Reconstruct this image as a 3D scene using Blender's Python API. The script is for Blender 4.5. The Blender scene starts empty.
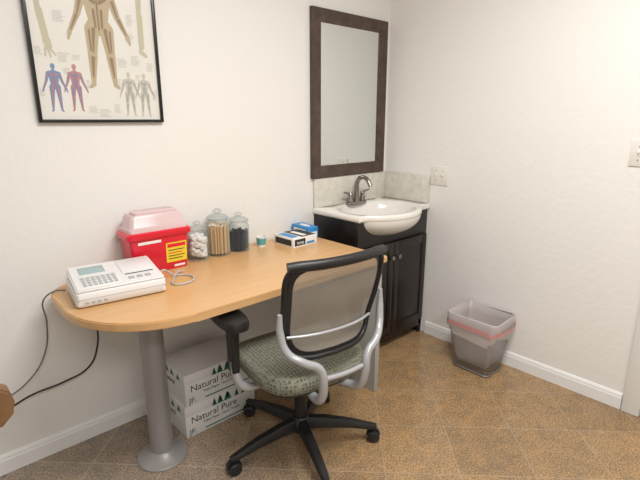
import bpy, bmesh, math, random
from mathutils import Vector, Matrix
random.seed(4)
S=bpy.context.scene
S.view_settings.view_transform='Standard'
S.view_settings.look='None'
S.view_settings.exposure=0.0
COL=S.collection

# ---------------- materials ----------------
def mat(name,col,rough=.5,metal=0,spec=.5,emit=0,trans=0,alpha=1,bump=None,noise=None,coat=0):
    m=bpy.data.materials.new(name); m.use_nodes=True
    n=m.node_tree; b=n.nodes['Principled BSDF']
    b.inputs['Base Color'].default_value=(*col,1)
    b.inputs['Roughness'].default_value=rough
    b.inputs['Metallic'].default_value=metal
    b.inputs['Specular IOR Level'].default_value=spec
    b.inputs['Transmission Weight'].default_value=trans
    b.inputs['Alpha'].default_value=alpha
    b.inputs['Coat Weight'].default_value=coat
    if emit:
        b.inputs['Emission Color'].default_value=(*col,1); b.inputs['Emission Strength'].default_value=emit
    tc=n.nodes.new('ShaderNodeTexCoord')
    if noise:
        sc,amt=noise
        t=n.nodes.new('ShaderNodeTexNoise'); t.inputs['Scale'].default_value=sc; t.inputs['Detail'].default_value=4
        n.links.new(tc.outputs['Object'],t.inputs['Vector'])
        r=n.nodes.new('ShaderNodeValToRGB')
        r.color_ramp.elements[0].position=.3; r.color_ramp.elements[1].position=.7
        r.color_ramp.elements[0].color=(*[max(0,c*(1-amt)) for c in col],1)
        r.color_ramp.elements[1].color=(*[min(1,c*(1+amt)) for c in col],1)
        n.links.new(t.outputs['Fac'],r.inputs['Fac']); n.links.new(r.outputs['Color'],b.inputs['Base Color'])
    if bump:
        sc,st=bump
        t=n.nodes.new('ShaderNodeTexNoise'); t.inputs['Scale'].default_value=sc; t.inputs['Detail'].default_value=5
        n.links.new(tc.outputs['Object'],t.inputs['Vector'])
        bp=n.nodes.new('ShaderNodeBump'); bp.inputs['Strength'].default_value=st; bp.inputs['Distance'].default_value=.01
        n.links.new(t.outputs['Fac'],bp.inputs['Height']); n.links.new(bp.outputs['Normal'],b.inputs['Normal'])
    return m

M_wall=mat('wall_paint',(.855,.845,.82),.65,bump=(34,.17),spec=.35)
M_ceil=mat('ceiling_paint',(.88,.87,.85),.9)
M_trim=mat('trim_paint',(.87,.875,.87),.4)
M_black=mat('black_plastic',(.012,.012,.013),.42)
M_blackframe=mat('black_frame',(.01,.01,.01),.3)
M_espresso=mat('espresso_wood',(.011,.007,.006),.35,noise=(30,.4))
M_mframe=mat('mirror_frame_wood',(.075,.047,.036),.45,noise=(25,.3),bump=(60,.15))
M_mirror=mat('mirror_glass',(.78,.81,.80),.02,metal=1)
M_porc=mat('cultured_marble',(.87,.85,.80),.12,coat=.4)
M_nickel=mat('brushed_nickel',(.30,.27,.25),.28,metal=1)
M_silver=mat('silver_paint',(.47,.48,.50),.32,metal=.35)
M_post=mat('post_paint',(.33,.32,.315),.4,metal=.2)
M_panel=mat('gray_laminate',(.42,.415,.40),.5)
M_plate=mat('ivory_plastic',(.80,.78,.72),.35)
M_white=mat('white_plastic',(.80,.80,.80),.4)
M_gray=mat('gray_plastic',(.42,.44,.46),.45)
M_paper=mat('paper',(.80,.79,.74),.3)
M_red=mat('red_plastic',(.74,.012,.04),.25,coat=.3)
M_yel=mat('label_yellow',(.85,.66,.04),.5)
M_labw=mat('label_white',(.85,.85,.83),.5)
M_ink=mat('ink',(.03,.03,.03),.6)
M_green=mat('print_green',(.03,.16,.10),.6)
M_card=mat('white_carton',(.74,.74,.73),.6,noise=(6,.06))
M_cotton=mat('cotton',(.88,.87,.84),.9,bump=(90,.4))
M_stick=mat('birch_sticks',(.72,.50,.27),.7)
M_dark=mat('dark_lancets',(.02,.025,.04),.5)
M_teal=mat('teal_plastic',(.10,.42,.45),.3)
M_blue=mat('blue_print',(.03,.25,.60),.4)
M_screen=mat('lcd',(.35,.48,.50),.2)
M_wood2=mat('brown_wood',(.22,.115,.05),.35,noise=(14,.25))
M_fabric2=mat('upholstery',(.25,.20,.16),.9)
M_cable=mat('gray_cable',(.16,.16,.17),.5)
M_cable2=mat('light_cable',(.50,.51,.52),.5)

def mixtrans(name,col,rough,fac,tcol=(1,1,1),metal=0,spec=.5):
    m=bpy.data.materials.new(name); m.use_nodes=True; n=m.node_tree
    b=n.nodes['Principled BSDF']; o=n.nodes['Material Output']
    b.inputs['Base Color'].default_value=(*col,1); b.inputs['Roughness'].default_value=rough; b.inputs['Metallic'].default_value=metal
    t=n.nodes.new('ShaderNodeBsdfTransparent'); t.inputs['Color'].default_value=(*tcol,1)
    mx=n.nodes.new('ShaderNodeMixShader'); mx.inputs['Fac'].default_value=fac
    n.links.new(t.outputs[0],mx.inputs[1]); n.links.new(b.outputs[0],mx.inputs[2]); n.links.new(mx.outputs[0],o.inputs['Surface'])
    return m
M_lid=mixtrans('clear_lid',(.88,.72,.73),.2,.7,(1,.9,.91))
def glass_mat():
    m=bpy.data.materials.new('jar_glass'); m.use_nodes=True; n=m.node_tree
    b=n.nodes['Principled BSDF']; o=n.nodes['Material Output']
    b.inputs['Base Color'].default_value=(.42,.48,.47,1); b.inputs['Roughness'].default_value=.04
    t=n.nodes.new('ShaderNodeBsdfTransparent'); t.inputs['Color'].default_value=(.96,.97,.968,1)
    fr=n.nodes.new('ShaderNodeLayerWeight'); fr.inputs['Blend'].default_value=.3
    mx=n.nodes.new('ShaderNodeMixShader')
    mr=n.nodes.new('ShaderNodeMapRange'); mr.inputs['To Min'].default_value=.04; mr.inputs['To Max'].default_value=.75
    n.links.new(fr.outputs['Facing'],mr.inputs['Value']); n.links.new(mr.outputs['Result'],mx.inputs['Fac'])
    n.links.new(t.outputs[0],mx.inputs[1]); n.links.new(b.outputs[0],mx.inputs[2]); n.links.new(mx.outputs[0],o.inputs['Surface'])
    return m
M_glass=glass_mat()
def mesh_fabric():
    m=bpy.data.materials.new('chair_mesh_fabric'); m.use_nodes=True; n=m.node_tree
    b=n.nodes['Principled BSDF']; o=n.nodes['Material Output']
    b.inputs['Base Color'].default_value=(.35,.315,.27,1); b.inputs['Roughness'].default_value=.8
    tc=n.nodes.new('ShaderNodeTexCoord')
    w=n.nodes.new('ShaderNodeTexWave'); w.wave_type='BANDS'; w.bands_direction='Z'; w.inputs['Scale'].default_value=40
    n.links.new(tc.outputs['Object'],w.inputs['Vector'])
    mr=n.nodes.new('ShaderNodeMapRange'); mr.inputs['To Min'].default_value=.62; mr.inputs['To Max'].default_value=.88
    n.links.new(w.outputs['Fac'],mr.inputs['Value'])
    t=n.nodes.new('ShaderNodeBsdfTransparent'); mx=n.nodes.new('ShaderNodeMixShader')
    n.links.new(mr.outputs['Result'],mx.inputs['Fac'])
    n.links.new(t.outputs[0],mx.inputs[1]); n.links.new(b.outputs[0],mx.inputs[2]); n.links.new(mx.outputs[0],o.inputs['Surface'])
    return m
M_mesh=mesh_fabric()
def seat_fabric():
    m=bpy.data.materials.new('seat_fabric'); m.use_nodes=True; n=m.node_tree
    b=n.nodes['Principled BSDF']; b.inputs['Roughness'].default_value=.9
    tc=n.nodes.new('ShaderNodeTexCoord')
    c=n.nodes.new('ShaderNodeTexVoronoi'); c.inputs['Scale'].default_value=70; c.distance='CHEBYCHEV'; c.inputs['Randomness'].default_value=.2
    n.links.new(tc.outputs['Object'],c.inputs['Vector'])
    r=n.nodes.new('ShaderNodeValToRGB')
    r.color_ramp.elements[0].position=.15; r.color_ramp.elements[1].position=.55
    r.color_ramp.elements[0].color=(.08,.085,.06,1); r.color_ramp.elements[1].color=(.30,.30,.235,1)
    n.links.new(c.outputs['Distance'],r.inputs['Fac']); n.links.new(r.outputs['Color'],b.inputs['Base Color'])
    return m
M_seat=seat_fabric()
def wood_mat():
    m=bpy.data.materials.new('maple_laminate'); m.use_nodes=True; n=m.node_tree
    b=n.nodes['Principled BSDF']; b.inputs['Roughness'].default_value=.3
    tc=n.nodes.new('ShaderNodeTexCoord'); mp=n.nodes.new('ShaderNodeMapping'); mp.inputs['Scale'].default_value=(1.2,22,22)
    n.links.new(tc.outputs['Object'],mp.inputs['Vector'])
    t=n.nodes.new('ShaderNodeTexNoise'); t.inputs['Scale'].default_value=2.2; t.inputs['Detail'].default_value=5
    n.links.new(mp.outputs[0],t.inputs['Vector'])
    r=n.nodes.new('ShaderNodeValToRGB'); r.color_ramp.elements[0].position=.3; r.color_ramp.elements[1].position=.7
    r.color_ramp.elements[0].color=(.64,.375,.165,1); r.color_ramp.elements[1].color=(.70,.43,.20,1)
    n.links.new(t.outputs['Fac'],r.inputs['Fac']); n.links.new(r.outputs['Color'],b.inputs['Base Color'])
    return m
M_maple=wood_mat()
def floor_mat():
    m=bpy.data.materials.new('granite_tile'); m.use_nodes=True; n=m.node_tree; L=n.links
    b=n.nodes['Principled BSDF']; b.inputs['Roughness'].default_value=.15; b.inputs['Specular IOR Level'].default_value=.6
    tc=n.nodes.new('ShaderNodeTexCoord')
    mp=n.nodes.new('ShaderNodeMapping'); mp.inputs['Rotation'].default_value=(0,0,math.radians(45)); mp.inputs['Location'].default_value=(.11,.07,0)
    L.new(tc.outputs['Object'],mp.inputs['Vector'])
    br=n.nodes.new('ShaderNodeTexBrick'); br.offset=0; br.squash=1
    br.inputs['Scale'].default_value=1; br.inputs['Brick Width'].default_value=.305; br.inputs['Row Height'].default_value=.305
    br.inputs['Mortar Size'].default_value=.0028; br.inputs['Mortar Smooth'].default_value=.2
    br.inputs['Color1'].default_value=(0,0,0,1); br.inputs['Color2'].default_value=(1,1,1,1)
    br.inputs['Mortar'].default_value=(.5,.5,.5,1)
    L.new(mp.outputs[0],br.inputs['Vector'])
    sep=n.nodes.new('ShaderNodeSeparateXYZ'); L.new(tc.outputs['Object'],sep.inputs[0])
    mr=n.nodes.new('ShaderNodeMapRange'); mr.inputs['From Min'].default_value=-1.75; mr.inputs['From Max'].default_value=-1.2
    L.new(sep.outputs['X'],mr.inputs['Value'])
    mm=n.nodes.new('ShaderNodeMix'); mm.data_type='RGBA'
    mm.inputs['A'].default_value=(.33,.265,.205,1); mm.inputs['B'].default_value=(.36,.235,.12,1)
    L.new(mr.outputs['Result'],mm.inputs['Factor'])
    mv=n.nodes.new('ShaderNodeMapRange'); mv.inputs['To Min'].default_value=.90; mv.inputs['To Max'].default_value=1.09
    L.new(br.outputs['Color'],mv.inputs['Value'])
    v1=n.nodes.new('ShaderNodeMix'); v1.data_type='RGBA'; v1.blend_type='MULTIPLY'; v1.inputs['Factor'].default_value=1
    L.new(mm.outputs['Result'],v1.inputs['A']); L.new(mv.outputs['Result'],v1.inputs['B'])
    t=n.nodes.new('ShaderNodeTexNoise'); t.inputs['Scale'].default_value=130; t.inputs['Detail'].default_value=4; t.inputs['Roughness'].default_value=.75
    L.new(tc.outputs['Object'],t.inputs['Vector'])
    r=n.nodes.new('ShaderNodeValToRGB'); e=r.color_ramp.elements
    e[0].position=.36; e[0].color=(.45,.46,.48,1); e[1].position=.66; e[1].color=(1.55,1.52,1.5,1)
    L.new(t.outputs['Fac'],r.inputs['Fac'])
    v2=n.nodes.new('ShaderNodeMix'); v2.data_type='RGBA'; v2.blend_type='MULTIPLY'; v2.inputs['Factor'].default_value=1
    L.new(v1.outputs['Result'],v2.inputs['A']); L.new(r.outputs['Color'],v2.inputs['B'])
    t2=n.nodes.new('ShaderNodeTexNoise'); t2.inputs['Scale'].default_value=14; t2.inputs['Detail'].default_value=7; t2.inputs['Distortion'].default_value=.8; t2.inputs['Roughness'].default_value=.65
    L.new(tc.outputs['Object'],t2.inputs['Vector'])
    r2=n.nodes.new('ShaderNodeValToRGB'); r2.color_ramp.elements[0].position=.35; r2.color_ramp.elements[1].position=.65
    r2.color_ramp.elements[0].color=(.80,.83,.88,1); r2.color_ramp.elements[1].color=(1.18,1.13,1.05,1)
    L.new(t2.outputs['Fac'],r2.inputs['Fac'])
    v3=n.nodes.new('ShaderNodeMix'); v3.data_type='RGBA'; v3.blend_type='MULTIPLY'; v3.inputs['Factor'].default_value=1
    L.new(v2.outputs['Result'],v3.inputs['A']); L.new(r2.outputs['Color'],v3.inputs['B'])
    g=n.nodes.new('ShaderNodeMix'); g.data_type='RGBA'
    g.inputs['B'].default_value=(.46,.39,.30,1)
    gm=n.nodes.new('ShaderNodeMapRange'); gm.inputs['To Min'].default_value=.85; gm.inputs['To Max'].default_value=.38
    L.new(mr.outputs['Result'],gm.inputs['Value'])
    sc=n.nodes.new('ShaderNodeMath'); sc.operation='MULTIPLY'
    L.new(br.outputs['Fac'],sc.inputs[0]); L.new(gm.outputs['Result'],sc.inputs[1]); L.new(sc.outputs[0],g.inputs['Factor'])
    L.new(v3.outputs['Result'],g.inputs['A']); L.new(g.outputs['Result'],b.inputs['Base Color'])
    return m
M_floor=floor_mat()
def stone_mat():
    m=bpy.data.materials.new('backsplash_stone'); m.use_nodes=True; n=m.node_tree
    b=n.nodes['Principled BSDF']; b.inputs['Roughness'].default_value=.2
    tc=n.nodes.new('ShaderNodeTexCoord'); t=n.nodes.new('ShaderNodeTexNoise'); t.inputs['Scale'].default_value=22; t.inputs['Detail'].default_value=6; t.inputs['Distortion'].default_value=.8
    n.links.new(tc.outputs['Object'],t.inputs['Vector'])
    r=n.nodes.new('ShaderNodeValToRGB'); r.color_ramp.elements[0].position=.3; r.color_ramp.elements[1].position=.65
    r.color_ramp.elements[0].color=(.64,.61,.54,1); r.color_ramp.elements[1].color=(.75,.73,.66,1)
    n.links.new(t.outputs['Fac'],r.inputs['Fac']); n.links.new(r.outputs['Color'],b.inputs['Base Color'])
    return m
M_stone=stone_mat()
def perf_mat():
    m=bpy.data.materials.new('wire_mesh_metal'); m.use_nodes=True; n=m.node_tree
    b=n.nodes['Principled BSDF']; o=n.nodes['Material Output']; b.inputs['Roughness'].default_value=.35; b.inputs['Metallic'].default_value=.5
    b.inputs['Base Color'].default_value=(.33,.325,.32,1)
    tc=n.nodes.new('ShaderNodeTexCoord'); c=n.nodes.new('ShaderNodeTexChecker'); c.inputs['Scale'].default_value=150
    c.inputs['Color1'].default_value=(.12,.12,.12,1); c.inputs['Color2'].default_value=(.9,.9,.9,1)
    n.links.new(tc.outputs['Object'],c.inputs['Vector'])
    t=n.nodes.new('ShaderNodeBsdfTransparent'); mx=n.nodes.new('ShaderNodeMixShader')
    n.links.new(c.outputs['Color'],mx.inputs['Fac'])
    n.links.new(t.outputs[0],mx.inputs[1]); n.links.new(b.outputs[0],mx.inputs[2]); n.links.new(mx.outputs[0],o.inputs['Surface'])
    return m
M_perf=perf_mat()
M_rim=mat('rim_metal',(.30,.29,.285),.35,metal=.6)
M_bag=mixtrans('bin_liner',(.80,.73,.73),.3,.55)
M_pink=mixtrans('drawstring',(.84,.36,.36),.4,.65)

# ---------------- geometry helpers ----------------
def empty(name,loc=(0,0,0),rz=0):
    e=bpy.data.objects.new(name,None); COL.objects.link(e); e.location=loc; e.rotation_euler=(0,0,rz); e.empty_display_size=.1
    return e
def fin(bm,name,m,parent=None,smooth=False,loc=(0,0,0),rot=(0,0,0),auto=None):
    bmesh.ops.recalc_face_normals(bm,faces=bm.faces)
    me=bpy.data.meshes.new(name); bm.to_mesh(me); bm.free()
    for x in (m if isinstance(m,(list,tuple)) else [m]): me.materials.append(x)
    if smooth:
        for p in me.polygons: p.use_smooth=True
        if auto:
            try: me.set_sharp_from_angle(angle=math.radians(auto))
            except Exception: pass
    o=bpy.data.objects.new(name,me); COL.objects.link(o)
    o.location=loc; o.rotation_euler=rot
    if parent: o.parent=parent
    return o
def box(name,x0,x1,y0,y1,z0,z1,m,parent=None,bev=0,seg=2):
    bm=bmesh.new(); bmesh.ops.create_cube(bm,size=1)
    for v in bm.verts:
        v.co=Vector(((x0+x1)/2+v.co.x*(x1-x0),(y0+y1)/2+v.co.y*(y1-y0),(z0+z1)/2+v.co.z*(z1-z0)))
    if bev: bmesh.ops.bevel(bm,geom=bm.edges[:],offset=bev,segments=seg,affect='EDGES',profile=.5)
    return fin(bm,name,m,parent,smooth=bool(bev),auto=40)
def lathe(name,prof,m,parent=None,loc=(0,0,0),seg=32,rot=(0,0,0)):
    bm=bmesh.new(); rings=[]
    for r,z in prof:
        if r<1e-6: rings.append([bm.verts.new((0,0,z))])
        else: rings.append([bm.verts.new((r*math.cos(2*math.pi*i/seg),r*math.sin(2*math.pi*i/seg),z)) for i in range(seg)])
    for a,b in zip(rings,rings[1:]):
        for i in range(seg):
            j=(i+1)%seg
            if len(a)==1 and len(b)==1: continue
            if len(a)==1: bm.faces.new((a[0],b[i],b[j]))
            elif len(b)==1: bm.faces.new((a[i],a[j],b[0]))
            else: bm.faces.new((a[i],a[j],b[j],b[i]))
    return fin(bm,name,m,parent,True,loc,rot,auto=35)
def loft(name,rings,m,parent=None,cap0=False,cap1=False,smooth=True,auto=45,closed=True,matidx=None):
    bm=bmesh.new(); R=[[bm.verts.new(p) for p in r] for r in rings]; n=len(R[0])
    for k,(a,b) in enumerate(zip(R,R[1:])):
        for i in range(n if closed else n-1):
            j=(i+1)%n; f=bm.faces.new((a[i],a[j],b[j],b[i]))
            if matidx: f.material_index=matidx[k]
    if cap0: bm.faces.new(R[0])
    if cap1: bm.faces.new(R[-1])
    return fin(bm,name,m,parent,smooth,auto=auto)
def rrect(cx,cy,hx,hy,r,z,n=5):
    pts=[]
    for qx,qy,a0 in ((1,1,0),(-1,1,90),(-1,-1,180),(1,-1,270)):
        for i in range(n+1):
            a=math.radians(a0+90*i/n)
            pts.append((cx+qx*(hx-r)+r*math.cos(a),cy+qy*(hy-r)+r*math.sin(a),z))
    return pts
def sell(cx,cy,a,b,z,p=4,n=48):
    out=[]
    for i in range(n):
        t=2*math.pi*i/n; c,s=math.cos(t),math.sin(t)
        out.append((cx+a*math.copysign(abs(c)**(2/p),c),cy+b*math.copysign(abs(s)**(2/p),s),z))
    return out
def tube(name,pts,r,m,parent=None,smooth=True,closed=False,radii=None,res=8):
    cu=bpy.data.curves.new(name,'CURVE'); cu.dimensions='3D'; cu.bevel_depth=r; cu.bevel_resolution=4; cu.use_fill_caps=True
    if smooth and len(pts)>2:
        sp=cu.splines.new('BEZIER'); sp.bezier_points.add(len(pts)-1)
        for i,p in enumerate(pts):
            bp=sp.bezier_points[i]; bp.co=p; bp.handle_left_type='AUTO'; bp.handle_right_type='AUTO'
            if radii: bp.radius=radii[i]
        sp.resolution_u=res
    else:
        sp=cu.splines.new('POLY'); sp.points.add(len(pts)-1)
        for i,p in enumerate(pts):
            sp.points[i].co=(*p,1)
            if radii: sp.points[i].radius=radii[i]
    sp.use_cyclic_u=closed
    tmp=bpy.data.objects.new(name+'_c',cu); COL.objects.link(tmp)
    dg=bpy.context.evaluated_depsgraph_get()
    me=bpy.data.meshes.new_from_object(tmp.evaluated_get(dg)); bpy.data.objects.remove(tmp)
    me.name=name; me.materials.clear(); me.materials.append(m)
    for p in me.polygons: p.use_smooth=True
    o=bpy.data.objects.new(name,me); COL.objects.link(o)
    if parent: o.parent=parent
    return o
def text(name,body,size,loc,rot,m,parent,ext=.0003):
    cu=bpy.data.curves.new(name,'FONT'); cu.body=body; cu.size=size; cu.extrude=ext
    tmp=bpy.data.objects.new(name+'_c',cu); COL.objects.link(tmp)
    dg=bpy.context.evaluated_depsgraph_get()
    me=bpy.data.meshes.new_from_object(tmp.evaluated_get(dg)); bpy.data.objects.remove(tmp)
    me.materials.clear(); me.materials.append(m)
    o=bpy.data.objects.new(name,me); COL.objects.link(o); o.location=loc; o.rotation_euler=rot; o.parent=parent
    return o
def poly(name,pts,m,parent):
    bm=bmesh.new(); bm.faces.new([bm.verts.new(p) for p in pts]); return fin(bm,name,m,parent)
def extrude_outline(name,pts,z0,z1,m,parent,bev=.003):
    bm=bmesh.new(); f=bm.faces.new([bm.verts.new((x,y,z0)) for x,y in pts])
    r=bmesh.ops.extrude_face_region(bm,geom=[f])
    for v in r['geom']:
        if isinstance(v,bmesh.types.BMVert): v.co.z=z1
    if bev:
        ed=[e for e in bm.edges if abs(e.verts[0].co.z-e.verts[1].co.z)<1e-6]
        bmesh.ops.bevel(bm,geom=ed,offset=bev,segments=2,affect='EDGES')
    return fin(bm,name,m,parent,True,auto=35)

# ---------------- room ----------------
RX,RY,H=-4.4,-4.6,2.55
box('wall_back',RX-.1,.1,0,.1,0,H,M_wall)
box('wall_right',0,.1,RY,0,0,H,M_wall)
box('wall_left',RX-.1,RX,RY,0,0,H,M_wall)
box('wall_front',RX-.1,.1,RY-.1,RY,0,H,M_wall)
box('floor',RX-.1,.1,RY-.1,.1,-.06,0,M_floor)
box('ceiling',RX-.1,.1,RY-.1,.1,H,H+.06,M_ceil)
def baseboard(name,pts_along,axis):
    prof=[(0,0),(.013,0),(.013,.058),(.010,.066),(.010,.072),(.005,.082),(0,.084)]
    a,b=pts_along
    if axis=='x': rings=[[(a,-o,z) for o,z in prof],[(b,-o,z) for o,z in prof]]
    else: rings=[[(-o,a,z) for o,z in prof],[(-o,b,z) for o,z in prof]]
    return loft(name,rings,M_trim,None,True,True,smooth=False)
baseboard('baseboard_back',(RX,-.665),'x')
baseboard('baseboard_right',(-1.565,-.40),'y')
box('trim_1',-.02,0,-1.645,-1.57,0,2.09,M_trim,None,.004)
box('trim_2',-.02,0,-2.58,-2.505,0,2.09,M_trim,None,.004)
box('trim_3',-.02,0,-2.58,-1.57,2.09,2.165,M_trim,None,.004)
d=empty('door_1',(0,0,0))
box('leaf',-.008,-.001,-2.504,-1.646,.005,2.089,M_trim,d,.002)
for z0,z1 in ((.2,.95),(1.05,1.95)):
    for y0,y1 in ((-2.42,-2.12),(-2.03,-1.73)):
        box('panel',-.014,-.006,y0,y1,z0,z1,M_trim,d,.004)
lathe('knob',[(0,0),(.028,0),(.028,.008),(.012,.012),(.012,.035),(.028,.045),(.028,.062),(0,.068)],M_nickel,d,(-.008,-2.44,1.0),24,(0,math.radians(-90),0))

# ---------------- poster ----------------
P=empty('anatomy_poster',(-1.80,0,1.385))
W2,PH=.243,.66
f=.012
box('frame_left',-W2,-W2+f,-.02,0,0,PH,M_blackframe,P,.001)
box('frame_right',W2-f,W2,-.02,0,0,PH,M_blackframe,P,.001)
box('frame_bottom',-W2+f,W2-f,-.02,0,0,f,M_blackframe,P,.001)
box('frame_top',-W2+f,W2-f,-.02,0,PH-f,PH,M_blackframe,P,.001)
box('sheet',-W2+f,W2-f,-.010,-.001,f,PH-f,M_paper,P)
def limbs(name,segs,m,y):
    bm=bmesh.new()
    for k,(x1,z1,r1,x2,z2,r2) in enumerate(segs):
        a=math.atan2(z2-z1,x2-x1); pts=[]
        for i in range(9):
            t=a+math.pi/2+math.pi*i/8; pts.append((x1+r1*math.cos(t),y-k*.00004,z1+r1*math.sin(t)))
        for i in range(9):
            t=a-math.pi/2+math.pi*i/8; pts.append((x2+r2*math.cos(t),y-k*.00004,z2+r2*math.sin(t)))
        bm.faces.new([bm.verts.new(p) for p in pts])
    return fin(bm,name,m,P)
def figure(name,cx,cz,h,m,m2,y=-.0105,arm=.22,wid=1.0):
    s=[]
    def T(q): return tuple(v*h*(wid if i in(0,2,3,5) else 1)+(cx if i in(0,3) else cz if i in(1,4) else 0) for i,v in enumerate(q))
    def A(*q): s.append(T(q))
    A(0,.93,.045,0,.90,.04); A(0,.88,.022,0,.82,.03)
    A(-.075,.78,.04,.075,.78,.04); A(-.03,.76,.075,-.02,.58,.055); A(.03,.76,.075,.02,.58,.055)
    A(-.035,.52,.062,.035,.52,.062)
    for sg in(-1,1):
        A(.105*sg,.78,.035,.15*sg,.62,.024); A(.15*sg,.62,.024,arm*sg,.46,.015); A(arm*sg,.46,.017,(arm+.015)*sg,.40,.008)
        A(.055*sg,.5,.055,.07*sg,.29,.034); A(.07*sg,.28,.036,.085*sg,.04,.016); A(.085*sg,.035,.018,.11*sg,.012,.012)
    limbs(name,s,m,y)
    t=[]
    def B(*q): t.append(T(q))
    for sg in(-1,1):
        B(.055*sg,.76,.022,.02*sg,.72,.012); B(.03*sg,.66,.010,.025*sg,.52,.008)
        B(.045*sg,.5,.014,.062*sg,.31,.006); B(.08*sg,.49,.008,.078*sg,.32,.006)
        B(.07*sg,.26,.014,.082*sg,.10,.005); B(.12*sg,.74,.012,.15*sg,.62,.006); B(.16*sg,.60,.010,(arm-.01)*sg,.48,.004)
    B(0,.8,.006,0,.5,.006)
    limbs(name+'_muscle',t,m2,y-.001)
Mf=mat('print_flesh',(.50,.41,.27),.5); Mf2=mat('print_muscle',(.30,.21,.12),.5)
Mr=mat('print_red',(.50,.24,.23),.5); Mb=mat('print_blue',(.20,.28,.48),.5); Mt=mat('print_tan',(.60,.55,.47),.5)
Mgr=mat('print_gray',(.33,.42,.42),.5); Mtx=mat('print_text',(.45,.44,.42),.6)
Mbn=mat('print_bone',(.55,.52,.38),.5)
figure('figure_center',.012,.132,.44,Mf,Mf2,wid=1.12)
figure('figure_artery',-.172,.040,.18,Mb,Mr)
figure('figure_vein',-.098,.042,.18,Mr,Mb)
figure('figure_nerve',.108,.026,.18,Mt,Mgr)
figure('figure_lymph',.172,.024,.18,Mt,Mgr)
limbs('arm_bones',[(-.20,.52,.012,-.195,.40,.009),(-.195,.40,.010,-.185,.30,.007),(-.187,.40,.006,-.175,.30,.006),(-.18,.295,.014,-.175,.275,.012),(-.175,.27,.004,-.155,.245,.003),(-.18,.27,.004,-.172,.238,.003),(-.187,.27,.004,-.19,.240,.003)],Mbn,-.0106)
limbs('leg_bones',[(.18,.56,.014,.176,.44,.010),(.176,.43,.011,.172,.30,.008),(.184,.42,.005,.182,.30,.005),(.172,.285,.010,.19,.27,.008)],Mbn,-.0106)
bm=bmesh.new()
def row(x0,x1,z,h=.0012):
    bm.faces.new([bm.verts.new(q) for q in((x0,-.0104,z),(x1,-.0104,z),(x1,-.0104,z+h),(x0,-.0104,z+h))])
for bx,bz,n,w in ((-.225,.27,7,.03),(-.15,.255,8,.045),(-.10,.25,5,.03),(.07,.25,8,.04),(.125,.265,9,.04),(.19,.24,8,.03),(-.225,.12,6,.02),(-.137,.20,5,.03),
                  (-.06,.06,6,.04),(-.02,.05,7,.05),(.04,.07,8,.03),(.138,.19,5,.02),(.205,.13,9,.02),(-.06,.16,7,.02),(.06,.17,6,.02),(-.15,.40,9,.05),(.12,.42,10,.03),(.11,.35,8,.04)):
    for i in range(n): row(bx,bx+w*random.uniform(.6,1),bz-i*.0045)
fin(bm,'caption_text',Mtx,P)

# ---------------- mirror ----------------
Mi=empty('wall_mirror',(-.362,0,1.062))
a,h2,fw=.318,.925,.070
def frame_piece(name,pts):
    bm=bmesh.new(); o=[]
    for (x,z),y in zip(pts,(-.022,-.022,-.016,-.016)): o.append(bm.verts.new((x,y,z)))
    b=[bm.verts.new((x,0,z)) for x,z in pts]
    bm.faces.new(o); bm.faces.new(b)
    for i in range(4): bm.faces.new((o[i],o[(i+1)%4],b[(i+1)%4],b[i]))
    fin(bm,name,M_mframe,Mi)
O=[(-a,0),(a,0),(a,h2),(-a,h2)]; I=[(-a+fw,fw),(a-fw,fw),(a-fw,h2-fw),(-a+fw,h2-fw)]
for i,nm in enumerate(('frame_bottom','frame_right','frame_top','frame_left')):
    j=(i+1)%4; frame_piece(nm,[O[i],O[j],I[j],I[i]])
box('glass',-a+fw-.004,a-fw+.004,-.010,-.003,fw-.004,h2-fw+.004,M_mirror,Mi)

# ---------------- vanity ----------------
V=empty('bathroom_vanity',(0,0,0))
vx0,vx1,vy=-.655,-.006,-.365
ch=.847
box('cabinet_side_left',vx0,vx0+.018,vy+.02,-.004,.0,ch,M_espresso,V)
box('cabinet_side_right',vx1-.018,vx1,vy+.02,-.004,.0,ch,M_espresso,V)
box('cabinet_back',vx0+.018,vx1-.018,-.016,-.004,.0,ch,M_espresso,V)
box('toe_kick',vx0+.018,vx1-.018,vy+.06,vy+.075,.0,.10,M_espresso,V)
box('face_rail_top',vx0,vx1,vy,vy+.02,.66,ch,M_espresso,V,.002)
box('face_rail_bottom',vx0,vx1,vy,vy+.02,.05,.12,M_espresso,V,.002)
box('face_stile_left',vx0,vx0+.03,vy,vy+.02,.0,.66,M_espresso,V,.002)
box('face_stile_right',vx1-.03,vx1,vy,vy+.02,.0,.66,M_espresso,V,.002)
xm=(vx0+vx1)/2-.02
for nm,x0,x1,kx in(('cabinet_door_left',vx0+.015,xm-.002,xm-.03),('cabinet_door_right',xm+.002,vx1-.015,xm+.03)):
    box(nm,x0,x1,vy-.012,vy,.105,.69,M_espresso,V,.002)
    t=.045
    for n2,a0,a1,b0,b1 in(('stile',x0,x0+t,.105,.69),('stile',x1-t,x1,.105,.69),('rail',x0+t,x1-t,.105,.155),('rail',x0+t,x1-t,.64,.69)):
        box(nm+'_'+n2,a0,a1,vy-.016,vy-.011,b0,b1,M_espresso,V,.002)
    lathe(nm+'_knob',[(0,0),(.006,0),(.006,.014),(.014,.018),(.014,.026),(0,.03)],M_nickel,V,(kx,vy-.015,.60),20,(math.radians(90),0,0))
cx,cy,zt=-.36,-.25,.884
ex,ey=.285,.25
N=96
def ray_rect(c,s):
    best=9
    for (lim,comp,cc) in((vx0-.008,c,cx),(-.003,c,cx)):
        if abs(comp)>1e-6:
            t=(lim-cc)/comp
            if t>0: best=min(best,t)
    for lim in(-.003,vy-.012):
        if abs(s)>1e-6:
            t=(lim-cy)/s
            if t>0: best=min(best,t)
    return best
angs=set(2*math.pi*i/N for i in range(N))
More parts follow.
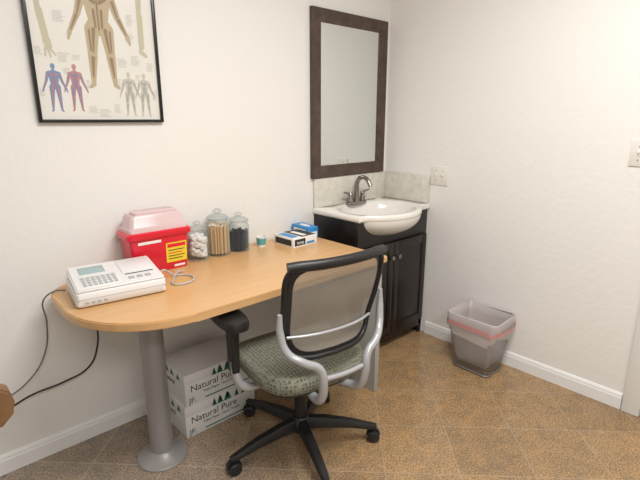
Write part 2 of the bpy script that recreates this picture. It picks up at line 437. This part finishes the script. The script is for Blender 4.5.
for qx,qy in((vx0-.008,-.003),(-.003,-.003),(vx0-.008,vy-.012),(-.003,vy-.012)):
    angs.add(math.atan2(qy-cy,qx-cx)%(2*math.pi))
angs=sorted(angs)
def ell(c,s,A,B): return 1/math.sqrt((c/A)**2+(s/B)**2)
def ring(fn,z): return [(cx+fn(math.cos(t),math.sin(t))*math.cos(t),cy+fn(math.cos(t),math.sin(t))*math.sin(t),z) for t in angs]
outer=lambda c,s: max(ray_rect(c,s),ell(c,s,ex,ey)) if s<0 else ray_rect(c,s)
bo=lambda k:(lambda c,s: ell(c,s,ex*k,ey*k))
rings=[ring(lambda c,s:outer(c,s)-.012,ch+.001),ring(lambda c,s:outer(c,s)-.003,ch+.005),ring(outer,ch+.012),ring(outer,zt-.006),ring(lambda c,s:outer(c,s)-.005,zt),
       ring(lambda c,s:min(ell(c,s,.264,.213),outer(c,s)-.02),zt),ring(lambda c,s:ell(c,s,.252,.203),zt-.006)]
for k in range(1,9):
    q=math.pi/2*k/9
    rings.append(ring(lambda c,s,q=q:ell(c,s,.246*math.cos(q),.197*math.cos(q)),zt-.012-.115*math.sin(q)))
loft('sink_top',rings,M_porc,V,False,True,auto=60)
rb=[ring(bo(.99),ch+.008)]
for k in range(1,11):
    q=math.pi/2*k/11
    rb.append(ring(bo(.99*math.cos(q)**.75),ch+.008-.125*math.sin(q)))
loft('sink_bowl_underside',rb,M_porc,V,False,True,auto=80)
lathe('drain',[(0,.002),(.018,.003),(.022,0)],M_nickel,V,(cx,cy,zt-.125),24)
box('backsplash_back',vx0-.005,-.004,-.014,-.003,zt,1.058,M_stone,V,.002)
box('backsplash_side',-.0145,-.003,vy-.005,-.0145,zt,1.058,M_stone,V,.002)
F=empty('bathroom_faucet',(-.345,-.06,zt+.0005))
loft('deck_plate',[sell(0,0,.085,.027,0,3),sell(0,0,.085,.027,.008,3),sell(0,0,.078,.022,.014,3)],M_nickel,F,True,True)
lathe('spout_body',[(0,0),(.022,.01),(.019,.03),(.015,.06),(.014,.10),(.016,.105)],M_nickel,F,(0,0,.002))
tube('spout',[(0,0,.09),(0,-.004,.13),(0,-.035,.165),(0,-.085,.158),(0,-.115,.118)],.013,M_nickel,F,radii=[1.15,1.1,1,1,1.05])
for sg in(-1,1):
    lathe('handle_base',[(0,0),(.02,.008),(.015,.03),(.012,.045),(.016,.052),(.012,.06),(0,.063)],M_nickel,F,(.055*sg,0,.008))
    tube('handle_lever',[(.055*sg,0,.062),(.08*sg,.0,.070),(.115*sg,-.004,.078)],.007,M_nickel,F,radii=[1.3,1,.8])

# ---------------- switches ----------------
def plate(name,y,z,w,gangs):
    E=empty(name,(0,y,z))
    box('plate',-.006,0,-w/2,w/2,-.058,.058,M_plate,E,.002)
    for i in range(gangs):
        yy=(i-(gangs-1)/2)*.046
        box('toggle_slot',-.0075,-.005,yy-.006,yy+.006,-.013,.013,M_white,E,.0005)
        box('toggle',-.017,-.006,yy-.004,yy+.004,.0,.010,M_white,E,.001)
        for zz in(-.03,.03): lathe('screw',[(0,.001),(.003,.0008),(.003,0)],M_nickel,E,(-.006,yy,zz),12,(0,math.radians(-90),0))
plate('light_switch',-.435,1.062,.122,2)
plate('light_switch.001',-1.482,1.25,.115,2)

# ---------------- desk ----------------
D=empty('office_desk',(0,0,0))
pts=[(-.76,-.006),(-.76,-.655),(-.764,-.664),(-.775,-.668)]
for i in range(1,25):
    t=math.radians(270-90*i/24); pts.append((-1.785+.335*math.cos(t),-.333+.335*math.sin(t)))
pts.insert(4,(-1.785,-.668))
pts.append((-2.12,-.17))
for i in range(1,11):
    t=math.radians(180-90*i/10); pts.append((-1.956+.164*math.cos(t),-.17+.164*math.sin(t)))
extrude_outline('desktop',pts,.719,.75,M_maple,D,.004)
lathe('post',[(0,0),(.046,0),(.046,.665),(.075,.675),(.075,.689),(0,.689)],M_post,D,(-1.83,-.34,.03))
lathe('post_foot',[(0,0),(.102,0),(.104,.006),(.100,.012),(.060,.026),(.047,.040),(0,.04)],M_post,D,(-1.83,-.34,0),40)
box('end_panel',-.80,-.772,-.635,-.03,0,.719,M_panel,D,.002)
box('end_panel_edge',-.802,-.770,-.640,-.634,0,.719,M_panel,D,.001)
box('back_rail',-1.70,-.80,-.10,-.08,.62,.719,M_panel,D,.002)

# ---------------- desk items ----------------
E=empty('ecg_machine',(-1.915,-.266,.75),math.radians(-7))
hx,hy=.157,.118
loft('base',[rrect(0,0,hx-.006,hy-.006,.012,.004),rrect(0,0,hx,hy,.015,.010),rrect(0,0,hx,hy,.015,.052),rrect(0,0,hx-.003,hy-.003,.015,.056)],M_white,E,True,True)
box('seam',-hx-.0005,hx+.0005,-hy-.0005,hy+.0005,.032,.034,M_gray,E)
bm=bmesh.new(); bmesh.ops.create_cube(bm,size=1)
for v in bm.verts:
    v.co=Vector((v.co.x*2*(hx-.004),v.co.y*2*(hy-.004),.055 if v.co.z<0 else (.094 if v.co.y>0 else .068)))
bmesh.ops.bevel(bm,geom=bm.edges[:],offset=.005,segments=3,affect='EDGES')
fin(bm,'top_cover',M_white,E,True,auto=40)
sl=math.atan2(.026,2*(hy-.004))
def on_top(name,x0,x1,y0,y1,t,m):
    o=box(name,x0,x1,y0,y1,.081,.081+t,m,E,.0008)
    for v in o.data.vertices: v.co.z+= v.co.y*math.tan(sl)
    return o
on_top('lcd_screen',-.12,-.03,.02,.085,.0012,M_screen)
on_top('keypad_panel',-.13,.0,-.10,.005,.0008,M_labw)
for i in range(7):
    for j in range(4): on_top('key',-.125+i*.0175,-.112+i*.0175,-.092+j*.021,-.078+j*.021,.003,M_gray)
on_top('printer_door',.02,.135,-.03,.10,.003,M_white)
on_top('printer_slot',.025,.13,-.045,-.038,.001,M_ink)
for i in range(3): on_top('button',.03+i*.03,.05+i*.03,-.09,-.072,.003,M_gray)
for i in range(4): box('vent',-.13+i*.02,-.118+i*.02,-hy-.0012,-hy+.002,.016,.024,M_gray,E)
for x in(-.12,.12):
    for y in(-.09,.09): lathe('rubber_foot',[(0,0),(.01,0),(.01,.006),(0,.006)],M_black,E,(x,y,0),12)
box('side_port',hx-.001,hx+.006,-.04,.03,.012,.034,M_gray,E,.001)

tube('patient_cable',[(-1.750,-.285,.773),(-1.72,-.25,.790),(-1.67,-.25,.758),(-1.625,-.28,.755),(-1.63,-.34,.755),(-1.67,-.37,.755),(-1.72,-.35,.755),(-1.70,-.30,.757),(-1.65,-.24,.764),(-1.62,-.22,.757)],.0036,M_cable2,None)

C=empty('sharps_container',(-1.676,-.092,.75))
BH=.162
loft('body',[rrect(0,0,.118,.052,.012,.0),rrect(0,0,.121,.055,.014,.004),rrect(0,0,.132,.064,.018,BH)],M_red,C,True,True)
loft('rim',[rrect(0,0,.138,.070,.02,BH-.006),rrect(0,0,.143,.074,.02,BH-.002),rrect(0,0,.143,.074,.02,BH+.018),rrect(0,0,.137,.068,.02,BH+.024)],M_red,C,True,True)
loft('lid',[rrect(0,0,.132,.064,.02,BH+.020),rrect(0,0,.132,.064,.02,BH+.038),rrect(-.0,0,.122,.056,.02,BH+.048),rrect(0,.004,.114,.050,.02,BH+.085),rrect(0,.005,.106,.044,.018,BH+.095)],M_lid,C,True,True)
loft('drop_door',[rrect(0,.0,.092,.036,.012,BH+.093),rrect(0,0,.092,.036,.012,BH+.103),rrect(0,0,.086,.03,.012,BH+.107)],M_lid,C,True,True)
def onface(name,x0,x1,z0,z1,m,dy=0):
    yy=lambda z:-.055-(z/BH)*.0095-.0006-dy
    o=[(x0,yy(z0),z0),(x1,yy(z0),z0),(x1,yy(z1),z1),(x0,yy(z1),z1)]
    poly(name,o,m,C)
onface('warning_label',.020,.116,.034,.124,M_yel)
onface('label_header',.026,.110,.102,.118,M_red,.0005)
for i in range(4): onface('label_line',.03,.105-.01*(i%2),.087-i*.013,.091-i*.013,M_ink if i!=1 else M_red,.0005)
onface('level_label',-.10,.0,.134,.146,M_labw)
onface('small_label',.055,.105,.010,.020,M_labw)

def jar(name,x,y,r,h,kind):
    J=empty(name,(x,y,.75))
    lathe('glass_body',[(0,.002),(r*.9,.0),(r,.006),(r,h*.76),(r*.95,h*.84),(r*.80,h*.9),(r*.80,h*.93),(r*.88,h*.95)],M_glass,J)
    lathe('lid',[(r*.93,h*.95),(r*.95,h*.965),(r*.82,h*1.02),(r*.5,h*1.055),(r*.2,h*1.07),(r*.16,h*1.085)],M_glass,J)
    lathe('lid_knob',[(0,h*1.075),(r*.2,h*1.085),(r*.36,h*1.12),(r*.36,h*1.16),(r*.2,h*1.20),(0,h*1.21)],M_glass,J,seg=20)
    lathe('neck_ring',[(r*.88,h*.93),(r*.98,h*.935),(r*.98,h*.96),(r*.88,h*.965)],M_glass,J)
    bm=bmesh.new()
    if kind=='cotton':
        for i in range(110):
            a=random.uniform(0,6.28); q=(r-.014)*math.sqrt(random.random()); z=.016+random.random()*(h*.72-.016)
            bmesh.ops.create_icosphere(bm,subdivisions=2,radius=.0125,matrix=Matrix.Translation((q*math.cos(a),q*math.sin(a),z)))
        fin(bm,'cotton_balls',M_cotton,J,True)
    else:
        n=170 if kind=='sticks' else 90
        for i in range(n):
            a=random.uniform(0,6.28); q=(r-.007)*math.sqrt(random.random()); ln=h*random.uniform(.66,.76) if kind=='sticks' else h*random.uniform(.50,.62)
            rr=.0026 if kind=='sticks' else .005
            mtx=Matrix.Translation((q*math.cos(a),q*math.sin(a),.011+ln/2))
            bmesh.ops.create_cone(bm,cap_ends=True,segments=6,radius1=rr,radius2=rr,depth=ln,matrix=mtx)
        fin(bm,'contents',M_stick if kind=='sticks' else M_dark,J)
        if kind=='sticks':
            bm=bmesh.new()
            for i in range(60):
                a=random.uniform(0,6.28); q=r*.8*math.sqrt(random.random())
                bmesh.ops.create_icosphere(bm,subdivisions=1,radius=.004,matrix=Matrix.Translation((q*math.cos(a),q*math.sin(a),h*.77)))
            fin(bm,'swab_tips',M_cotton,J,True)
jar('cotton_ball_jar',-1.468,-.085,.050,.154,'cotton')
jar('swab_jar',-1.352,-.075,.057,.190,'sticks')
jar('lancet_jar',-1.236,-.080,.052,.164,'dark')
T=empty('medicine_cup',(-1.113,-.10,.75))
lathe('cup',[(0,0),(.020,0),(.027,.050),(.029,.051),(.029,.053),(.025,.053),(.019,.004),(0,.004)],M_labw,T)
lathe('cup_band',[(.0225,.012),(.0272,.046)],M_teal,T)
B=empty('thermometer_box',(-.935,-.165,.75),math.radians(2))
box('carton',-.085,.085,-.08,.08,0,.05,M_labw,B,.001)
box('top_print',-.02,.08,-.075,.075,.0495,.0508,M_ink,B)
box('top_picture',.0,.03,-.06,.05,.0505,.0515,M_labw,B)
box('top_picture_b',-.075,-.03,-.06,.06,.0495,.0508,M_blue,B)
box('side_print',-.075,.0,-.0808,-.0795,.008,.042,M_ink,B)
box('side_print_c',.01,.065,-.0808,-.0795,.008,.020,M_blue,B)
box('side_print_b',-.0858,-.0845,-.065,.065,.008,.040,M_ink,B)
text('side_text','temp',.024,(-.06,-.0812,.016),(math.radians(90),0,0),M_labw,B)
B=empty('glove_box',(-.803,-.09,.75),math.radians(-3))
box('carton',-.037,.037,-.075,.075,0,.066,M_blue,B,.002)
box('carton_label',-.0375,-.036,-.055,.055,.012,.052,M_labw,B)
box('carton_label_front',-.028,.028,-.0755,-.074,.012,.040,M_labw,B)
loft('opening_slot',[sell(0,0,.016,.045,.0655,2,24),sell(0,0,.016,.045,.0668,2,24)],M_labw,B,True,True)

# ---------------- cables + outlet ----------------
tube('power_cable',[(-2.07,-.16,.765),(-2.10,-.12,.757),(-2.135,-.09,.72),(-2.13,-.06,.62),(-2.15,-.05,.49),(-2.21,-.05,.40),(-2.31,-.04,.34),(-2.40,-.03,.33)],.003,M_cable,None)
tube('power_cable.001',[(-1.93,-.045,.71),(-1.945,-.045,.60),(-1.955,-.05,.45),(-2.0,-.05,.365),(-2.10,-.05,.335),(-2.22,-.05,.325),(-2.32,-.04,.29),(-2.40,-.03,.28)],.004,M_black,None)
E=empty('wall_outlet',(-2.41,0,.305))
box('plate',-.036,.036,-.006,0,-.058,.058,M_plate,E,.002)
for z in(-.022,.028): box('plug',-.014,.014,-.034,-.006,z-.012,z+.012,M_black,E,.003)

# ---------------- cartons ----------------
def carton(name,z0,dx):
    B=empty(name,(-1.52+dx,-.200,z0))
    box('body',-.185,.185,-.115,.115,0,.118,M_card,B,.002)
    box('lid',-.188,.188,-.118,.118,.118-.008,.156,M_card,B,.003)
    for k,tx in enumerate((-.04,-.01,.03,.08,.12,.15)):
        s=.045+.014*((k*7)%3)
        for j in range(3):
            w=s*(.62-.15*j); zz=.112+j*s*.2
            zt2=min(zz+s*.42,.154)
            poly('tree_print',[(tx-w/2,-.1186,zz-.001),(tx+w/2,-.1186,zz-.001),(tx,-.1186,zt2)],M_green,B)
    text('brand_text','Natural Pure',.046,(-.16,-.1156,.066),(math.radians(90),0,0),M_ink,B)
    text('sub_text','Table Paper  Hand Towels',.018,(-.10,-.1156,.044),(math.radians(90),0,0),M_ink,B)
    text('logo_text','JF.',.038,(-.17,-.1156,.012),(math.radians(90),0,0),M_ink,B)
    box('stripe',-.09,.17,-.1157,-.114,.012,.018,M_green,B)
    text('side_text','Natural',.034,(-.1857,.09,.072),(math.radians(90),0,math.radians(-90)),M_ink,B)
    for ty in(-.06,.0,.05):
        poly('tree_print_side',[(-.1886,ty-.018,.118),(-.1886,ty+.018,.118),(-.1886,ty,.150)],M_green,B)
carton('cardboard_carton',0,0)
carton('cardboard_carton.001',.156,.008)

# ---------------- wastebasket ----------------
Wb=empty('wastebasket',(-.155,-.868,0),0)
hgt=.332
def wr(t,off=0):
    return (.088+.034*t+off,.110+.038*t+off,.03+off)
def wring(t,off=0,z=None):
    a,b,r=wr(t,off); return rrect(0,0,a,b,r,(t*hgt if z is None else z))
loft('basket_body',[wring(0,-.004,0),wring(0,0,.004),wring(.33),wring(.66),wring(1)],M_perf,Wb,True,False)
tube('rim',wring(1,.001),.0045,M_rim,Wb,smooth=False,closed=True)
tube('base_rim',wring(.03,.001),.004,M_rim,Wb,smooth=False,closed=True)
rg=[]
ph=[random.uniform(0,6.28) for _ in range(4)]
for t,off,amp in((.66,.005,.09),(.76,.008,.04),(.88,.009,0),(1.0,.008,0),(1.022,.003,0),(1.01,-.006,0),(.85,-.010,0),(.5,-.014,0),(.2,-.020,0),(.1,-.035,0)):
    base=wring(t,off); r=[]
    for i,(x,y,z) in enumerate(base):
        w=math.sin(i*1.9+ph[0])*.5+math.sin(i*.9+ph[1])*.5
        k=1+ (.022*w if t<1.0 and off>0 else (.04*w if off<0 else 0))
        r.append((x*k,y*k,z+amp*w*.4))
    rg.append(r)
loft('liner',rg,M_bag,Wb,False,True,auto=180)
rg=[]
for t in(.79,.87):
    rg.append([(x*1.026,y*1.026,z+.010*math.sin(i*1.3)) for i,(x,y,z) in enumerate(wring(t,.010))])
loft('drawstring_band',rg,M_pink,Wb,auto=180)

# ---------------- office chair ----------------
K=empty('office_chair',(-1.338,-.676,0),math.radians(-8))
hub=lathe('base_hub',[(0,.075),(.045,.075),(.05,.09),(.045,.125),(.032,.14),(0,.14)],M_black,K)
for i in range(5):
    ang=math.radians([108,181,255,328,36][i]); c,s=math.cos(ang),math.sin(ang)
    rs=1.08
    def P3(r,w,z): return (r*rs*c-w*s,r*rs*s+w*c,z)
    rg=[]
    for r,w,zt_,zb in((.02,.026,.135,.085),(.10,.024,.130,.088),(.20,.020,.112,.080),(.285,.017,.088,.066),(.312,.012,.082,.068)):
        rg.append([P3(r,-w,zb),P3(r,-w,(zt_+zb)/2),P3(r,-w*.6,zt_),P3(r,w*.6,zt_),P3(r,w,(zt_+zb)/2),P3(r,w,zb)])
    loft('base_leg_%d'%(i+1),rg,M_black,K,True,True,auto=35)
    ca=ang+random.uniform(-.8,.8); cc,ss=math.cos(ca),math.sin(ca)
    px,py=.300*rs*c,.300*rs*s
    lathe('caster_stem_%d'%(i+1),[(0,.04),(.008,.04),(.008,.072),(0,.072)],M_black,K,(px,py,0),12)
    for k in(-1,1):
        o=lathe('caster_wheel_%d'%(i+1),[(0,-.009),(.022,-.009),(.0275,-.005),(.0275,.006),(.020,.010),(0,.008)],M_black,K,(px-ss*k*.016,py+cc*k*.016,.0275),24)
        o.rotation_euler=(math.radians(90),0,ca)
    bm=bmesh.new()
    n=10; R=[]
    for w in(-.008,.008):
        R.append([bm.verts.new((px+cc*.031*math.cos(math.pi*j/n)-ss*w,py+ss*.031*math.cos(math.pi*j/n)+cc*w,.030+.031*math.sin(math.pi*j/n))) for j in range(n+1)])
    for j in range(n): bm.faces.new((R[0][j],R[0][j+1],R[1][j+1],R[1][j]))
    bm.faces.new(R[0]); bm.faces.new(R[1])
    fin(bm,'caster_hood_%d'%(i+1),M_black,K,True,auto=40)
lathe('gas_lift',[(0,.12),(.027,.12),(.027,.26),(.024,.262),(.015,.262),(.015,.37),(0,.37)],M_black,K)
box('tilt_mechanism',-.075,.075,-.13,.10,.345,.395,M_black,K,.012,3)
tube('height_lever',[(.07,.03,.365),(.15,.03,.362),(.22,.035,.352)],.005,M_black,K)
def seatring(a,b,z,wf=0):
    out=[]
    for (x,y,zz) in sell(0,.005,a,b,z,3.6,56):
        dz=-wf*max(0,(y-.12)/.11)**2*.02
        out.append((x,y,zz+dz))
    return out
loft('seat_pan',[seatring(.17,.17,.375),seatring(.222,.215,.385,1),seatring(.232,.223,.402,1)],M_black,K,True,True)
loft('seat_cushion',[seatring(.226,.218,.396,1),seatring(.238,.230,.404,1),seatring(.245,.237,.428,1),seatring(.242,.234,.450,1),seatring(.230,.222,.466,1),seatring(.19,.185,.475,.8),seatring(.12,.12,.473,.3),seatring(.04,.04,.470)],M_seat,K,True,True,auto=60)
def bp(u,v,push=0):
    z=.746+.190*v
    hw=.206+.014*v-.012*(v<-0.2)*(abs(v)-.2)
    x=u*hw
    y=-.255-.055*((z-.56)/.4)+.045*(abs(u)**2.2)
    y+= .020*math.exp(-((z-.66)/.09)**2)
    return (x,y+push,z)
def bring(k,push=0):
    out=[]
    for i in range(64):
        t=2*math.pi*i/64; c,s=math.cos(t),math.sin(t); p=5.5
        out.append(bp(k*math.copysign(abs(c)**(2/p),c),k*math.copysign(abs(s)**(2/p),s),push))
    return out
bmK=loft('back_mesh',[bring(1),bring(.88),bring(.75),bring(.55),bring(.35),bring(.15),bring(.03)],[M_black,M_mesh],K,False,True,auto=180,matidx=[0,1,1,1,1,1])
big=[p for p in bmK.data.polygons if p.loop_total>4]
for p in big: p.material_index=1
tube('back_frame',bring(1),.0105,M_black,K,smooth=False,closed=True)
tp=[bp(u,.955 - .10*max(0,abs(u)-.85)*2) for u in[-.95+.19*i/1 for i in range(11)]]
tube('back_top_rail',tp,.019,M_black,K)
tube('lumbar_bar',[ (bp(u,-.50)[0],bp(u,-.50)[1]-.012,bp(u,-.50)[2]) for u in(-.97,-.6,-.2,.2,.6,.97)],.006,M_silver,K)
for sg in(-1,1):
    tube('back_support_%s'%('l' if sg<0 else 'r'),[(.045*sg,-.10,.372),(.075*sg,-.20,.378),(.092*sg,-.285,.405),(.096*sg,-.312,.47),(.110*sg,-.308,.545),(.165*sg,-.292,.580),(.210*sg,-.258,.615),(.226*sg,-.240,.68),(.226*sg,-.238,.755)],.0145,M_silver,K,radii=[1.2,1.2,1.2,1.15,1.1,1.05,1,.95,.6])
tube('back_support_cross',[(-.10,-.308,.50),(0,-.312,.495),(.10,-.308,.50)],.010,M_silver,K)
for sg in(-1,1):
    X=.300*sg; n='l' if sg<0 else 'r'
    tube('arm_bracket_'+n,[(.08*sg,-.01,.374),(.20*sg,-.012,.366),(.265*sg,-.012,.380),(.294*sg,-.010,.425),(X,-.006,.50)],.016,M_silver,K,radii=[1,1,1.1,1.1,1.1])
    rg=[]
    for z,a,b in((.455,.015,.026),(.49,.016,.028),(.56,.016,.028),(.62,.017,.032),(.648,.024,.05)):
        rg.append([(X+x,y+.0,zz) for x,y,zz in rrect(0,0,a,b,.008,z)])
    loft('arm_upright_'+n,rg,M_black,K,True,True)
    rg=[]
    for z,a,b in((.652,.044,.126),(.658,.051,.136),(.678,.053,.140),(.692,.048,.134),(.696,.034,.116)):
        rg.append([(X-.006*(-sg if sg>0 else 1)+x*(1-.12*(y>0)*y/.12),y+.035,zz) for x,y,zz in sell(0,0,a,b,z,3.2,40)])
    loft('arm_pad_'+n,rg,M_black,K,True,True)

# ---------------- wooden guest chair (arm tip enters frame) ----------------
G=empty('wooden_armchair',(-2.62,-.93,0))
for sg in(-1,1):
    y=.28*sg; n='l' if sg>0 else 'r'
    prof=[(-.28,.665),(-.1,.674),(.10,.680),(.20,.680),(.245,.668),(.272,.645),(.280,.612),(.272,.578),(.245,.552),(.20,.545),(.165,.558),(.145,.595),(.10,.630),(-.05,.636),(-.28,.628)]
    prof=[(x,z+.045) for x,z in prof]
    bm=bmesh.new(); fa=bm.faces.new([bm.verts.new((x,y-.028,z)) for x,z in prof])
    ex_=bmesh.ops.extrude_face_region(bm,geom=[fa])
    for v in ex_['geom']:
        if isinstance(v,bmesh.types.BMVert): v.co.y=y+.028
    ed=[e for e in bm.edges if abs(e.verts[0].co.y-e.verts[1].co.y)<1e-6]
    bmesh.ops.bevel(bm,geom=ed,offset=.006,segments=3,affect='EDGES')
    fin(bm,'arm_'+n,M_wood2,G,True,auto=35)
    tube('front_leg_'+n,[(.19,y,.62),(.17,y,.45),(.19,y,.2),(.20,y,.0)],.018,M_wood2,G)
    tube('back_leg_'+n,[(-.33,y*.95,.0),(-.27,y*.95,.4),(-.27,y*.95,.66),(-.33,y*.95,.92)],.018,M_wood2,G)
    box('side_rail_'+n,-.27,.17,y*.93-.012,y*.93+.012,.38,.43,M_wood2,G,.003)
box('front_rail',.13,.155,-.25,.25,.38,.43,M_wood2,G,.003)
box('seat_cushion',-.26,.18,-.245,.245,.425,.485,M_fabric2,G,.02,3)
o=box('back_cushion',-.30,-.25,-.24,.24,.56,.90,M_fabric2,G,.018,3)

# ---------------- lights ----------------
def area(name,loc,sx,sy,power,col=(1,.978,.95),rot=(0,0,0)):
    l=bpy.data.lights.new(name,'AREA'); l.shape='RECTANGLE'; l.size=sx; l.size_y=sy; l.energy=power; l.color=col
    o=bpy.data.objects.new(name,l); COL.objects.link(o); o.location=loc; o.rotation_euler=rot; return o
area('ceiling_light',(-1.4,-1.6,2.52),1.0,.5,43)
area('ceiling_light.001',(-2.6,-3.2,2.52),1.2,.6,38)
w=bpy.data.worlds.new('world'); S.world=w; w.use_nodes=True
w.node_tree.nodes['Background'].inputs[0].default_value=(1,.97,.93,1); w.node_tree.nodes['Background'].inputs[1].default_value=.3

# ---------------- camera ----------------
cam=bpy.data.cameras.new('camera'); co=bpy.data.objects.new('camera',cam); COL.objects.link(co)
co.location=(-2.475,-2.043,1.395); co.rotation_euler=(math.radians(90-14.56),0,math.radians(-42.5))
cam.sensor_width=36; cam.lens=26.0; cam.clip_start=.02
S.camera=co
